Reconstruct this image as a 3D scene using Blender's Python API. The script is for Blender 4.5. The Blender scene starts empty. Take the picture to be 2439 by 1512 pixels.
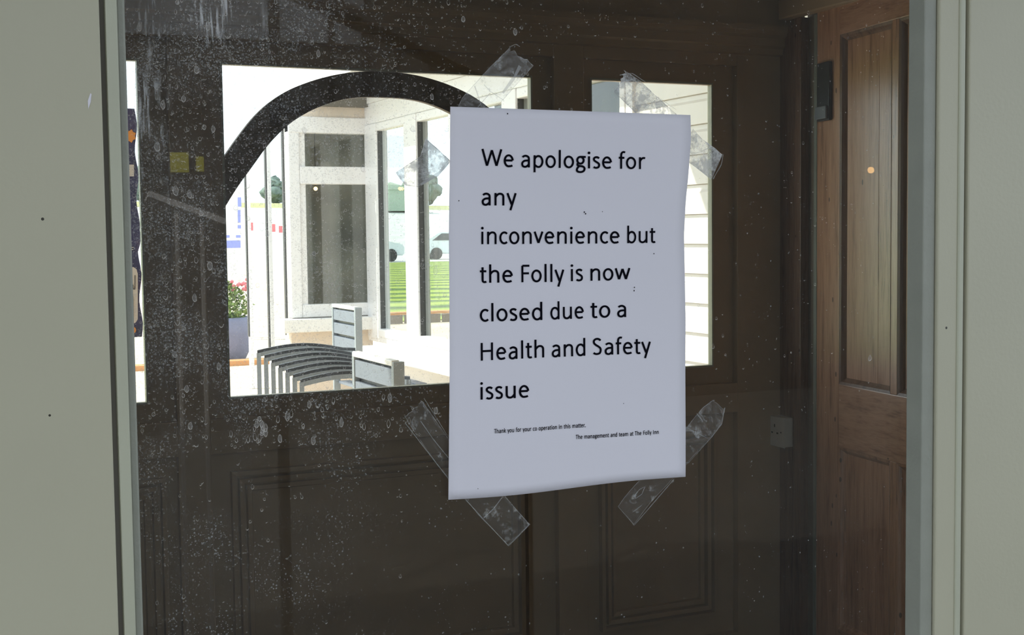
import bpy, bmesh, math, random
from mathutils import Vector, Matrix, noise
random.seed(7)
C = bpy.context.scene
col = C.collection
# ---------------------------------------------------------------- camera
EYE = Vector((0, 0, 1.3)); F = 3150.0; PX, PY = 1219.5, 756.0
vx = (281*50000-F*F)/6781
Xc = Vector((6781, 281, F)).normalized()          # world X, Z, Y seen in camera axes (right, up, forward)
Uc = Vector((-vx, 50000, -F)).normalized()
Yc = -(Uc.cross(Xc))
def w_of(c): return Vector((Xc.dot(c), Yc.dot(c), Uc.dot(c)))
R_, U_, F_ = w_of(Vector((1, 0, 0))), w_of(Vector((0, 1, 0))), w_of(Vector((0, 0, 1)))
cam_d = bpy.data.cameras.new('camera'); cam = bpy.data.objects.new('camera', cam_d); col.objects.link(cam)
m = Matrix.Identity(4)
for i in range(3): m[i][0] = R_[i]; m[i][1] = U_[i]; m[i][2] = -F_[i]; m[i][3] = EYE[i]
cam.matrix_world = m
cam_d.sensor_width = 36; cam_d.lens = 36*F/2439; cam_d.clip_start = .02; cam_d.clip_end = 1000
C.camera = cam
def ray(x, y): return w_of(Vector((x-PX, PY-y, F)))
def on_y(x, y, Y): d = ray(x, y); return EYE+d*(Y/d.y)
# ---------------------------------------------------------------- world, sun, exposure
world = bpy.data.worlds.new('sky'); C.world = world; world.use_nodes = True
bg = world.node_tree.nodes['Background']; bg.inputs[0].default_value = (.80, .90, 1.0, 1); bg.inputs[1].default_value = 2.3
sd = bpy.data.lights.new('sun', 'SUN'); sd.energy = 6.0; sd.angle = .012; sd.color = (1, .93, .82)
sun = bpy.data.objects.new('sun', sd); col.objects.link(sun)
sun.rotation_euler = Vector((.62, -.42, -.66)).to_track_quat('-Z', 'Y').to_euler()
C.view_settings.view_transform = 'Standard'; C.view_settings.look = 'None'
C.view_settings.gamma = 1; C.view_settings.use_curve_mapping = False; C.view_settings.exposure = 0.05

# ---------------------------------------------------------------- materials
class NT:
    def __init__(s, name):
        s.m = bpy.data.materials.new(name); s.m.use_nodes = True; s.t = s.m.node_tree; s.t.nodes.clear()
        s.out = s.n('ShaderNodeOutputMaterial')
    def n(s, k, ins=None, **a):
        o = s.t.nodes.new(k)
        for q, v in a.items(): setattr(o, q, v)
        for q, v in (ins or {}).items(): s.set(o.inputs[q], v)
        return o
    def set(s, inp, v):
        if isinstance(v, bpy.types.NodeSocket): s.t.links.new(v, inp)
        elif isinstance(v, bpy.types.Node): s.t.links.new(v.outputs[0], inp)
        else: inp.default_value = v
    def math(s, op, a, b=0.0, c=0.0, clamp=False):
        return s.n('ShaderNodeMath', {0: a, 1: b, 2: c}, operation=op, use_clamp=clamp).outputs[0]
    def ramp(s, fac, stops):
        r = s.n('ShaderNodeValToRGB', {0: fac}); e = r.color_ramp.elements
        while len(e) < len(stops): e.new(.5)
        for q, (p, c) in zip(e, stops): q.position = p; q.color = c if len(c) == 4 else (*c, 1)
        return r.outputs[0]
    def obj(s): return s.n('ShaderNodeTexCoord').outputs['Object']
    def mapped(s, v, sc): return s.n('ShaderNodeMapping', {'Vector': v, 'Scale': sc}).outputs[0]
    def noise(s, v, sc, det=3, rough=.5): return s.n('ShaderNodeTexNoise', {'Vector': v, 'Scale': sc, 'Detail': det, 'Roughness': rough}).outputs[0]
    def surf(s, sh): s.set(s.out.inputs[0], sh); return s.m

def paint(name, c, rough=.5, var=.06, nscale=6, bump=.0, specks=0, coat=0, metal=0):
    t = NT(name); v = t.n('ShaderNodeNewGeometry').outputs['Position']
    a = tuple(x*(1-var) for x in c); b = tuple(min(1, x*(1+var)) for x in c)
    cc = t.ramp(t.noise(v, nscale, 4), [(.3, a), (.7, b)])
    if specks:
        vo = t.n('ShaderNodeTexVoronoi', {'Vector': v, 'Scale': specks})
        sel = t.math('GREATER_THAN', t.n('ShaderNodeSeparateColor', {0: vo.outputs['Color']}).outputs[0], .80)
        dot = t.math('MULTIPLY', t.math('LESS_THAN', vo.outputs['Distance'], .040), sel)
        cc = t.n('ShaderNodeMix', {0: dot, 6: cc, 7: (.04, .035, .025, 1)}, data_type='RGBA').outputs[2]
    p = t.n('ShaderNodeBsdfPrincipled', {'Base Color': cc, 'Roughness': rough, 'Metallic': metal})
    if coat: p.inputs['Coat Weight'].default_value = coat; p.inputs['Coat Roughness'].default_value = .25
    if bump:
        bn = t.n('ShaderNodeBump', {'Strength': bump, 'Distance': .002, 'Height': t.noise(v, 220, 3)}); t.set(p.inputs['Normal'], bn)
    return t.surf(p)

def pine(name, dark=1.0, vertical=True, coat=1.0):
    t = NT(name); v = t.n('ShaderNodeNewGeometry').outputs['Position']
    sc = (14, 14, 1.1) if vertical else (14, 1.4, 14)
    n1 = t.noise(t.mapped(v, sc), 3.2, 6, .6); n2 = t.noise(t.mapped(v, tuple(x*4 for x in sc)), 4, 4)
    f = t.math('ADD', t.math('MULTIPLY', n1, .7), t.math('MULTIPLY', n2, .3))
    d = dark
    cc = t.ramp(f, [(.30, (.22*d, .10*d, .05*d)), (.46, (.54*d, .29*d, .165*d)), (.60, (.66*d, .38*d, .235*d)), (.75, (.76*d, .47*d, .31*d))])
    vo = t.n('ShaderNodeTexVoronoi', {'Vector': t.mapped(v, (1, 1, .5) if vertical else (1, .6, 1)), 'Scale': 30})
    sel = t.math('GREATER_THAN', t.n('ShaderNodeSeparateColor', {0: vo.outputs['Color']}).outputs[0], .86)
    dot = t.math('MULTIPLY', t.math('LESS_THAN', vo.outputs['Distance'], .11), sel)
    cc = t.n('ShaderNodeMix', {0: t.math('MULTIPLY', dot, .8), 6: cc, 7: (.05, .02, .01, 1)}, data_type='RGBA').outputs[2]
    bn = t.n('ShaderNodeBump', {'Strength': .25, 'Distance': .002, 'Height': n2})
    p = t.n('ShaderNodeBsdfPrincipled', {'Base Color': cc, 'Roughness': .42, 'Coat Weight': coat, 'Coat Roughness': .30, 'Coat IOR': 1.7, 'Normal': bn})
    return t.surf(p)

def schlick(t, f0):
    g = t.n('ShaderNodeNewGeometry')
    d = t.n('ShaderNodeVectorMath', {0: g.outputs['Normal'], 1: g.outputs['Incoming']}, operation='DOT_PRODUCT').outputs['Value']
    c = t.math('SUBTRACT', 1, t.math('ABSOLUTE', d), clamp=True)
    return t.math('MULTIPLY_ADD', t.math('POWER', c, 5), 1-f0, f0)

def glass(name, f0=.05, tint=(.97, .985, .975), wavy=0):
    t = NT(name); gl = t.n('ShaderNodeBsdfGlossy', {'Roughness': 0.0, 'Color': (1, 1, 1, 1)})
    if wavy:
        v = t.n('ShaderNodeNewGeometry').outputs['Position']
        t.set(gl.inputs['Normal'], t.n('ShaderNodeBump', {'Strength': 1, 'Distance': wavy, 'Height': t.noise(t.mapped(v, (1, .6, 3)), 3, 2)}))
    mx = t.n('ShaderNodeMixShader', {0: schlick(t, f0), 1: t.n('ShaderNodeBsdfTransparent', {0: (*tint, 1)}), 2: gl})
    return t.surf(mx)

def dirty_glass(name):
    """front pane: clear glass, thin film of dust, dried specks and wiped smears"""
    t = NT(name); v = t.n('ShaderNodeNewGeometry').outputs['Position']
    sp = t.n('ShaderNodeSeparateXYZ', {0: v}); X, Z = sp.outputs[0], sp.outputs[2]
    def sm(x, a, b): return t.n('ShaderNodeMapRange', {0: x, 1: a, 2: b, 3: 0.0, 4: 1.0}, interpolation_type='SMOOTHSTEP').outputs[0]
    # dust is heavier towards the upper left of the pane
    left = t.math('SUBTRACT', 1, sm(X, .16, .42)); up = sm(Z, 1.0, 1.32)
    dens = t.math('MULTIPLY', left, t.math('MULTIPLY_ADD', up, .75, .25))
    def specks(scale, rad, keep):
        vo = t.n('ShaderNodeTexVoronoi', {'Vector': v, 'Scale': scale})
        rnd = t.n('ShaderNodeSeparateColor', {0: vo.outputs['Color']}).outputs[0]
        thr = t.math('MULTIPLY_ADD', dens, keep, .012)
        return t.math('MULTIPLY', t.math('LESS_THAN', vo.outputs['Distance'], rad), t.math('LESS_THAN', rnd, thr))
    s = t.math('ADD', specks(420, .30, .55), specks(900, .34, .60), clamp=True)
    patch = t.noise(v, 22, 4)
    s = t.math('MULTIPLY', s, t.math('MULTIPLY', sm(patch, .38, .58), .20))
    # wiped smears, fine combed lines running down to the left
    rot = t.n('ShaderNodeMapping', {'Vector': v, 'Rotation': (0, .32, 0), 'Scale': (1, 1, .07)}).outputs[0]
    fine = sm(t.noise(rot, 420, 3), .50, .66)
    blob = sm(t.noise(t.n('ShaderNodeMapping', {'Vector': v, 'Rotation': (0, .32, 0), 'Scale': (1, 1, .35)}).outputs[0], 34, 4, .6), .54, .68)
    z1 = t.math('MULTIPLY', sm(X, .15, .155), t.math('SUBTRACT', 1, sm(X, .19, .27)))
    z1 = t.math('MULTIPLY', z1, sm(Z, 1.30, 1.37))
    smear = t.math('MULTIPLY', t.math('MULTIPLY', fine, blob), t.math('MULTIPLY', z1, .75))
    haze = t.math('MULTIPLY_ADD', t.math('MULTIPLY', dens, patch), .04, .003)
    a = t.math('ADD', t.math('ADD', s, smear), haze, clamp=True)
    dirt = t.n('ShaderNodeMixShader', {0: .25, 1: t.n('ShaderNodeBsdfDiffuse', {0: (.92, .92, .94, 1)}), 2: t.n('ShaderNodeBsdfTranslucent', {0: (.8, .82, .86, 1)})})
    cl = t.n('ShaderNodeMixShader', {0: schlick(t, .034), 1: t.n('ShaderNodeBsdfTransparent', {0: (.97, .98, .975, 1)}), 2: t.n('ShaderNodeBsdfGlossy', {'Roughness': 0.0, 'Color': (1, 1, 1, 1)})})
    return t.surf(t.n('ShaderNodeMixShader', {0: a, 1: cl, 2: dirt}))

def film(name, amount, col_=(.85, .86, .88), trans=.5):
    t = NT(name)
    d = t.n('ShaderNodeMixShader', {0: trans, 1: t.n('ShaderNodeBsdfDiffuse', {0: (*col_, 1)}), 2: t.n('ShaderNodeBsdfTranslucent', {0: (*col_, 1)})})
    return t.surf(t.n('ShaderNodeMixShader', {0: amount, 1: t.n('ShaderNodeBsdfTransparent'), 2: d}))

def tape_mat(name, base=.10, blot=.5, thr=.55, sc=260):
    t = NT(name); v = t.n('ShaderNodeNewGeometry').outputs['Position']
    uv = t.n('ShaderNodeUVMap').outputs[0]; s = t.n('ShaderNodeSeparateXYZ', {0: uv})
    def edge(x): return t.math('MINIMUM', x, t.math('SUBTRACT', 1, x))
    e = t.math('LESS_THAN', edge(s.outputs[0]), .02)
    e2 = t.math('LESS_THAN', edge(s.outputs[1]), .012)  # edge highlight of the tape, put into its opacity
    n1 = t.noise(v, sc, 4, .65); n2 = t.noise(v, sc*.22, 3)
    b = t.n('ShaderNodeMapRange', {0: t.math('MULTIPLY_ADD', n2, .6, t.math('MULTIPLY', n1, .4)), 1: thr-.05, 2: thr+.08, 3: 0.0, 4: blot}).outputs[0]
    a = t.math('ADD', t.math('MULTIPLY_ADD', t.math('MAXIMUM', e, e2), .24, base), b, clamp=True)
    bn = t.n('ShaderNodeBump', {'Strength': .8, 'Distance': .0006, 'Height': n1})
    d = t.n('ShaderNodeMixShader', {0: .4, 1: t.n('ShaderNodeBsdfDiffuse', {0: (.80, .80, .80, 1), 'Normal': bn}), 2: t.n('ShaderNodeBsdfTranslucent', {0: (.8, .8, .8, 1)})})
    g = t.n('ShaderNodeBsdfGlossy', {'Roughness': .25, 'Normal': bn})
    clear = t.n('ShaderNodeMixShader', {0: .07, 1: t.n('ShaderNodeBsdfTransparent', {0: (.93, .93, .93, 1)}), 2: g})
    return t.surf(t.n('ShaderNodeMixShader', {0: a, 1: clear, 2: d}))

def cloudy(name, stops, sc=8, rough=.9, stretch=(1, 1, 1)):
    t = NT(name); v = t.n('ShaderNodeNewGeometry').outputs['Position']
    return t.surf(t.n('ShaderNodeBsdfPrincipled', {'Base Color': t.ramp(t.noise(t.mapped(v, stretch), sc, 5, .6), stops), 'Roughness': rough}))

def ink():
    t = NT('black_ink'); return t.surf(t.n('ShaderNodeBsdfDiffuse', {0: (.006, .006, .010, 1)}))
def mown():
    t = NT('mown_lawn'); v = t.n('ShaderNodeNewGeometry').outputs['Position']
    w = t.n('ShaderNodeTexWave', {'Vector': v, 'Scale': .16, 'Distortion': 14.0, 'Detail': 4, 'Detail Scale': .5}, bands_direction='Y').outputs['Fac']
    f = t.math('ADD', t.math('MULTIPLY', w, .6), t.math('MULTIPLY', t.noise(v, 3, 4), .4))
    return t.surf(t.n('ShaderNodeBsdfPrincipled', {'Base Color': t.ramp(f, [(.2, (.06, .11, .02)), (.5, (.20, .30, .03)), (.8, (.36, .42, .06))]), 'Roughness': .95}))
M = dict(
    sage=paint('sage_paint', (.50, .475, .355), .42, .035, 5, .08, 34),
    sage_edge=paint('sage_bead_paint', (.50, .50, .385), .4, .03, 9, .1),
    sage_grey=paint('sage_grey_bead', (.31, .315, .265), .45, .05, 30, .2, 60),
    gap_shade=paint('groove_shadow_gap', (.26, .24, .21), .8),  # shade of the narrow gap, put into a darker colour
    inner=paint('olive_brown_paint', (.50, .38, .25), .42, .05, 7, .1),
    inner_dark=paint('dark_olive_paint', (.20, .16, .12), .5, .05),
    pine=pine('pine_vertical'), pine_h=pine('pine_rail', .95, False), pine_d=pine('dark_stained_pine', .35, True, .1),
    jamb=paint('grey_green_jamb', (.30, .33, .28), .4),
    floor=paint('quarry_floor', (.10, .06, .045), .5),
    ceil=paint('porch_ceiling_paint', (.15, .13, .10), .6),
    white=paint('white_upvc', (.82, .80, .79), .3, .02),
    white2=paint('white_cladding_paint', (.80, .78, .75), .45, .03, 5, .1),
    cream=paint('cream_render', (.72, .62, .52), .8, .05),
    gasket=paint('black_gasket', (.07, .07, .07), .5),
    room=paint('dark_room', (.13, .125, .10), .9, .5, 3),  # for dark panels added behind the panes, standing in for an unlit room
    paper=None, ink=ink(),
    glass=glass('window_glass'), wglass=glass('wavy_window_glass', .05, (.94, .965, .955), .0015),
    front=dirty_glass('dirty_front_glass'),
    mark=film('dried_water_mark', .46, (.98, .93, .87), .3), mark_f=film('dried_water_fill', .16, (.95, .92, .90), .3),
    tape=tape_mat('clear_tape', .02, .50, .585, 330), tape_c=tape_mat('crumpled_tape', .16, .62, .50, 420), crease=film('tape_crease', .40),
    socket=paint('white_socket_plastic', (.78, .77, .74), .35, .01), hole=paint('socket_slot', (.02, .02, .02), .7),
    navy=cloudy('navy_banner', [(.3, (.012, .014, .06)), (.55, (.03, .03, .12)), (.75, (.06, .03, .10))], 9, .4),
    orange=paint('orange_print', (.75, .30, .05), .5), pale=paint('pale_print', (.62, .60, .60), .5), black=paint('dark_print', (.03, .03, .04), .5),
    metal=paint('brushed_steel', (.20, .23, .28), .45, .05, 12),
    chair_d=paint('dark_chair_metal', (.035, .04, .05), .35), chair_g=paint('grey_slat', (.30, .34, .37), .35, .08),
    terrace=cloudy('sandy_paving', [(.3, (.62, .50, .36)), (.7, (.74, .62, .48))], 2.5),
    kerb=paint('terracotta_edging', (.62, .30, .12), .8),
    lawn=cloudy('lawn_grass', [(.3, (.16, .27, .03)), (.5, (.30, .42, .05)), (.7, (.42, .50, .10))], .45, .95, (1, 1, 1)),
    field=cloudy('yellow_field', [(.3, (.28, .32, .16)), (.5, (.40, .38, .16)), (.7, (.33, .36, .22))], .12, .95),
    road=paint('pale_gravel', (.60, .60, .56), .9, .1, .5),
    leaf=cloudy('dark_tree_leaves', [(.3, (.12, .17, .14)), (.7, (.24, .31, .26))], 1.2), bush=cloudy('planter_leaves', [(.3, (.08, .15, .03)), (.7, (.28, .36, .10))], 30),
    bark=paint('bark', (.12, .08, .05), .9),
    pot=paint('slate_blue_pot', (.20, .21, .30), .7, .1),
    blue=paint('blue_print', (.30, .34, .75), .5), red=paint('red_cloth', (.70, .20, .22), .7), yellow=paint('yellow_sign', (.65, .60, .06), .5),
    brick=paint('rear_wall_paint', (.045, .042, .038), .8, .25, 1.3), timber=paint('dark_timber', (.02, .018, .016), .8), lightrail=paint('pale_timber', (.45, .43, .42), .7),
    paving=paint('yard_paving', (.055, .052, .045), .9, .2, 2), tyre=paint('tyre', (.02, .02, .02), .8), car=paint('white_car_paint', (.75, .80, .80), .2, 0), carglass=paint('car_window', (.02, .03, .04), .1),
    upper=paint('pale_sky_stand_in', (.20, .21, .23), .8, .35, 2.2),
    shed=paint('pale_green_shed', (.45, .55, .42), .8), mown=mown(),
    rafter=paint('canopy_boards', (.15, .14, .12), .7),
)
def paper_mat():
    t = NT('white_paper'); v = t.n('ShaderNodeNewGeometry').outputs['Position']
    bn = t.n('ShaderNodeBump', {'Strength': .10, 'Distance': .004, 'Height': t.noise(v, 14, 2)})
    d = t.n('ShaderNodeBsdfDiffuse', {0: (.83, .80, .87, 1), 'Normal': bn})
    tr = t.n('ShaderNodeBsdfTranslucent', {0: (.8, .79, .78, 1)})
    return t.surf(t.n('ShaderNodeMixShader', {0: .06, 1: d, 2: tr}))
M['paper'] = paper_mat()

# ---------------------------------------------------------------- mesh helpers
def link(name, bm, mat, parent=None, smooth=False):
    me = bpy.data.meshes.new(name)
    bmesh.ops.recalc_face_normals(bm, faces=bm.faces[:])
    bm.to_mesh(me); bm.free()
    for m_ in (mat if isinstance(mat, (list, tuple)) else [mat]): me.materials.append(m_)
    if smooth:
        for p in me.polygons: p.use_smooth = True
    o = bpy.data.objects.new(name, me); col.objects.link(o); o.parent = parent
    return o
def tag(o, label=None, cat=None, group=None, kind=None):
    if label: o['label'] = label
    if cat: o['category'] = cat
    if group: o['group'] = group
    if kind: o['kind'] = kind
    return o
def empty(name, loc=(0, 0, 0), rz=0, **k):
    o = bpy.data.objects.new(name, None); col.objects.link(o); o.location = loc; o.rotation_euler = (0, 0, rz); o.empty_display_size = .1
    return tag(o, **k)
def bx(bm, x0, x1, y0, y1, z0, z1, bev=0, T=None):
    vs = [bm.verts.new((x, y, z)) for x in (x0, x1) for y in (y0, y1) for z in (z0, z1)]
    if T is not None:
        for v in vs: v.co = T @ v.co
    fs = [bm.faces.new([vs[i] for i in q]) for q in ((0, 1, 3, 2), (4, 6, 7, 5), (0, 4, 5, 1), (2, 3, 7, 6), (0, 2, 6, 4), (1, 5, 7, 3))]
    if bev: bmesh.ops.bevel(bm, geom=list({e for f in fs for e in f.edges}), offset=bev, segments=2, affect='EDGES', profile=.6)
def box(name, mat, parent, x0, x1, y0, y1, z0, z1, bev=0, T=None, **k):
    bm = bmesh.new(); bx(bm, x0, x1, y0, y1, z0, z1, bev, T); return tag(link(name, bm, mat, parent), **k)
def tube(bm, pts, r, n=8):
    rings = []
    for i, p in enumerate(pts):
        p = Vector(p); a = Vector(pts[max(0, i-1)]); b = Vector(pts[min(len(pts)-1, i+1)]); d = (b-a).normalized()
        s = d.orthogonal().normalized() if abs(d.z) > .9 else Vector((0, 0, 1)).cross(d).normalized(); u = d.cross(s)
        rr = r[i] if isinstance(r, (list, tuple)) else r
        rings.append([bm.verts.new(p+s*rr*math.cos(2*math.pi*k/n)+u*rr*math.sin(2*math.pi*k/n)) for k in range(n)])
    for A, B in zip(rings, rings[1:]):
        for k in range(n): bm.faces.new((A[k], A[(k+1) % n], B[(k+1) % n], B[k]))
    bm.faces.new(rings[0][::-1]); bm.faces.new(rings[-1])
def frame_ring(bm, x0, x1, z0, z1, prof):
    """sweep a profile (inset, y) round a rectangle in the XZ plane"""
    rings = []
    for d, y in prof:
        rings.append([bm.verts.new(c) for c in ((x0+d, y, z0+d), (x1-d, y, z0+d), (x1-d, y, z1-d), (x0+d, y, z1-d))])
    for A, B in zip(rings, rings[1:]):
        for k in range(4): bm.faces.new((A[k], A[(k+1) % 4], B[(k+1) % 4], B[k]))
def prism(bm, pts, y0, y1, holes=False):
    a = [bm.verts.new((x, y0, z)) for x, z in pts]; b = [bm.verts.new((x, y1, z)) for x, z in pts]
    bm.faces.new(a); bm.faces.new(b[::-1]); n = len(pts)
    for k in range(n): bm.faces.new((a[k], b[k], b[(k+1) % n], a[(k+1) % n]))
def lathe(bm, prof, n=24, cx=0, cy=0):
    rings = [[bm.verts.new((cx+r*math.cos(2*math.pi*k/n), cy+r*math.sin(2*math.pi*k/n), z)) for k in range(n)] for r, z in prof]
    for A, B in zip(rings, rings[1:]):
        for k in range(n): bm.faces.new((A[k], A[(k+1) % n], B[(k+1) % n], B[k]))
    bm.faces.new(rings[0][::-1]); bm.faces.new(rings[-1])

# ================================================================ PORCH SHELL
YB = 3.2          # face of the back wall, behind it the light side
YG = .926         # front glass
box('floor', M['floor'], None, -1.05, 2.75, .95, 3.30, -.06, 0, kind='structure')
box('ceiling', M['ceil'], None, -1.05, 2.75, .80, 3.34, 2.25, 2.33, kind='structure')
box('wall_left', M['inner'], None, -1.05, -.95, .95, 3.2, 0, 2.25, kind='structure')

# ---- back wall, three window openings
OP = [(.13, .529, .911, 1.716), (.727, 1.551, .911, 1.716), (1.734, 2.122, .916, 1.718)]
wb = empty('wall_back', (0, YB, 0), kind='structure')
I = lambda n, mat, *a, **k: box(n, mat, k.pop('par', wb), a[0], a[1], a[2]-YB, a[3]-YB, a[4], a[5], **k)
I('sill_panel', M['inner'], -1.05, 2.45, YB, YB+.018, 0, .911)
I('head_panel', M['inner'], -1.05, 2.45, YB, YB+.018, 1.716, 2.25)
for a, b in ((-1.05, .13), (.529, .727), (1.551, 1.734), (2.122, 2.45)): I('window_post', M['inner'], a, b, YB, YB+.018, .911, 1.7165)
# proud framing: stiles and rails
for a, b in ((-.05, .03), (.595, .673), (1.61, 1.70), (2.195, 2.36)): I('stile', M['inner'], a, b, YB-.024, YB, 0.0, 2.0, bev=.002)
for a, b in ((.03, .595), (.673, 1.61), (1.70, 2.195)):
    I('mid_rail', M['inner'], a, b, YB-.024, YB, .778, .863, bev=.002)
    I('top_rail', M['inner'], a, b, YB-.024, YB, 1.771, 2.0, bev=.002)
    I('bottom_rail', M['inner'], a, b, YB-.024, YB, 0.0, .13, bev=.002)
for a, b in ((.14, .565), (.723, 1.53), (1.747, 2.125)):
    bm = bmesh.new(); prof = [(0, 0), (0, -.020), (.010, -.022), (.012, -.005), (.017, -.005), (.019, -.020), (.030, -.018), (.032, -.003), (.037, -.003), (.039, -.013), (.050, -.011), (.052, 0)]
    frame_ring(bm, a, b, .19, .73, prof); link('panel_moulding', bm, M['inner'], wb)
    I('raised_panel', M['inner'], a+.052, b-.052, YB-.003, YB, .242, .678, bev=.0015)
bm = bmesh.new()   # cornice moulding with two fine shadow lines
frame_pts = [(0, 1.800), (-.020, 1.806), (-.022, 1.822), (-.030, 1.828), (-.030, 1.850), (-.040, 1.858), (-.044, 1.869), (-.044, 1.885), (0, 1.885)]
for x in (-.95, 2.344): [bm.verts.new((x, y-.016, z)) for y, z in frame_pts]
bm.verts.ensure_lookup_table(); n = len(frame_pts)
for k in range(n): bm.faces.new([bm.verts[i] for i in (k, (k+1) % n, n+(k+1) % n, n+k)])
bm.faces.new([bm.verts[i] for i in range(n)]); bm.faces.new([bm.verts[n+i] for i in range(n)][::-1])
link('cornice', bm, M['inner'], wb)

def sash(name, x0, x1, z0, z1, n):
    w = empty(name, (0, YB, 0), kind='structure')
    bm = bmesh.new(); frame_ring(bm, x0-.004, x1+.004, z0-.004, z1+.004, [(0, -.004), (.005, -.004), (.005, .016), (0, .016)]); link('glazing_bead', bm, M['sage_edge'], w)
    box('pane', M['glass'], w, x0+.001, x1-.001, .009, .013, z0+.001, z1-.001)
    return w
w1 = sash('window_1', *OP[0], 1); w2 = sash('window_2', *OP[1], 2); w3 = sash('window_3', *OP[2], 3)
# arched bar across the middle window
xm = 1.139
outer = [(0, 1.714), (.05, 1.713), (.10, 1.707), (.15, 1.696), (.20, 1.680), (.25, 1.658), (.30, 1.625), (.34, 1.587), (.38, 1.537), (.414, 1.490)]
inner = [(0, 1.650), (.05, 1.649), (.10, 1.643), (.15, 1.629), (.20, 1.607), (.25, 1.575), (.30, 1.527), (.34, 1.475), (.38, 1.422), (.414, 1.370)]
def sm_poly(p):
    out = []
    for i in range(len(p)-1):
        p0, p1, p2, p3 = p[max(0, i-1)], p[i], p[i+1], p[min(len(p)-1, i+2)]
        if i == 0: p0 = (-p[1][0], p[1][1])
        for k in range(4):
            t = k/4; out.append(tuple(.5*((2*p1[j])+(-p0[j]+p2[j])*t+(2*p0[j]-5*p1[j]+4*p2[j]-p3[j])*t*t+(-p0[j]+3*p1[j]-3*p2[j]+p3[j])*t**3) for j in (0, 1)))
    return out+[p[-1]]
O, N_ = sm_poly(outer), sm_poly(inner)
O = [(xm-x, z) for x, z in O[::-1]]+[(xm+x, z) for x, z in O[1:]]; N_ = [(xm-x, z) for x, z in N_[::-1]]+[(xm+x, z) for x, z in N_[1:]]
bm = bmesh.new(); R = []
for o_, i_ in zip(O, N_): R.append([bm.verts.new(c) for c in ((o_[0], .0, o_[1]), (i_[0], .0, i_[1]), (i_[0], .018, i_[1]), (o_[0], .018, o_[1]))])
for A, B in zip(R, R[1:]):
    for k in range(4): bm.faces.new((A[k], A[(k+1) % 4], B[(k+1) % 4], B[k]))
bm.faces.new(R[0][::-1]); bm.faces.new(R[-1]); link('arched_bar', bm, M['inner_dark'], w2)

# ---- right wall, door casing and the pine door
wr = empty('wall_right', (2.344, 0, 0), kind='structure')
J = lambda n, mat, *a, **k: box(n, mat, wr, a[0]-2.344, a[1]-2.344, a[2], a[3], a[4], a[5], **k)
J('corner_board', M['pine_d'], 2.344, 2.45, 3.098, 3.2, 0, 1.885)
J('architrave', M['pine_d'], 2.334, 2.45, 3.066, 3.098, 0, 1.90, bev=.003)
J('door_jamb', M['inner_dark'], 2.362, 2.45, 3.025, 3.066, 0, 1.90)
J('door_stop', M['jamb'], 2.346, 2.45, 3.010, 3.024, 0, 1.90, bev=.002)
J('header_board', M['inner'], 2.344, 2.45, .95, 3.2, 1.99, 2.25)
J('side_cornice', M['inner'], 2.310, 2.344, .95, 3.14, 1.90, 1.975, bev=.006)
J('side_panel', M['inner'], 2.344, 2.45, .95, 2.10, 0, 1.90)
J('outer_lining', M['inner_dark'], 2.46, 2.5, .95, 3.2, 0, 2.25)
a_ = math.radians(7.8)
d2 = empty('door_2', (2.344, 3.006, 0), 0, kind='structure')
# local frame: s runs from the hinge towards the camera, t points into the porch (-X side)
TD = Matrix(((-math.sin(a_), -math.cos(a_), 0, 0), (-math.cos(a_), math.sin(a_), 0, 0), (0, 0, 1, 0), (0, 0, 0, 1)))
D = lambda n, mat, s0, s1, t0, t1, z0, z1, bev=0, **k: box(n, mat, d2, s0, s1, t0, t1, z0, z1, bev, TD, **k)
D('hinge_stile', M['pine'], 0, .118, -.036, 0, .01, 1.98, .002)
D('lock_stile', M['pine'], .62, .735, -.036, 0, .01, 1.98, .002)
D('muntin', M['pine'], .366, .395, -.036, 0, .88, 1.825, .002)
D('muntin', M['pine'], .366, .395, -.036, 0, .20, .707, .002)
D('mid_rail', M['pine_h'], .118, .62, -.036, 0, .707, .880, .002)
D('top_rail', M['pine_h'], .118, .62, -.036, 0, 1.825, 1.98, .002)
D('bottom_rail', M['pine_h'], .118, .62, -.036, 0, .01, .20, .002)
for s0, s1 in ((.118, .366), (.395, .62)):
    for z0, z1 in ((.88, 1.825), (.20, .707)):
        D('door_panel', M['pine'], s0+.001, s1-.001, -.024, -.014, z0, z1)
        bm = bmesh.new(); frame_ring(bm, s0, s1, z0, z1, [(0, -.001), (.007, -.003), (.012, -.009), (.018, -.014)])
        for v in bm.verts: v.co = TD @ v.co
        link('panel_moulding', bm, M['pine_d'] if z0 > .5 else M['pine'], d2)
        # panels are glued up from boards: one fine joint each
        D('panel_board', M['pine'], s0+.10, s0+.17, -.0145, -.0133, z0+.018, z1-.018)
dl = empty('door_closer', (2.344, 3.006, 0), label='small dark metal catch plate at the top of the pine door', cat='door catch')
bm = bmesh.new(); bx(bm, .018, .082, .001, .012, 1.60, 1.76, .003, TD); link('plate', bm, M['chair_d'], dl)
bm = bmesh.new(); bx(bm, .022, .078, .012, .020, 1.605, 1.64, .003, TD); link('keeper', bm, M['metal'], dl)

# ---- double wall socket on its surface box
sk = empty('wall_socket', (2.344, 3.155, .716), label='white plastic surface-mounted power socket beside the pine door casing', cat='socket')
box('back_box', M['socket'], sk, -.027, 0, -.042, .042, -.043, .043, .003)
box('face_plate', M['socket'], sk, -.034, -.027, -.043, .043, -.044, .044, .002)
for y, z, w, h in ((0, .017, .0045, .009), (.013, -.004, .008, .0045), (-.013, -.004, .008, .0045), (.030, 0, .004, .004), (-.030, 0, .004, .004)):
    box('slot', M['hole'], sk, -.0346, -.0338, y-w/2, y+w/2, z-h/2, z+h/2)

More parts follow.
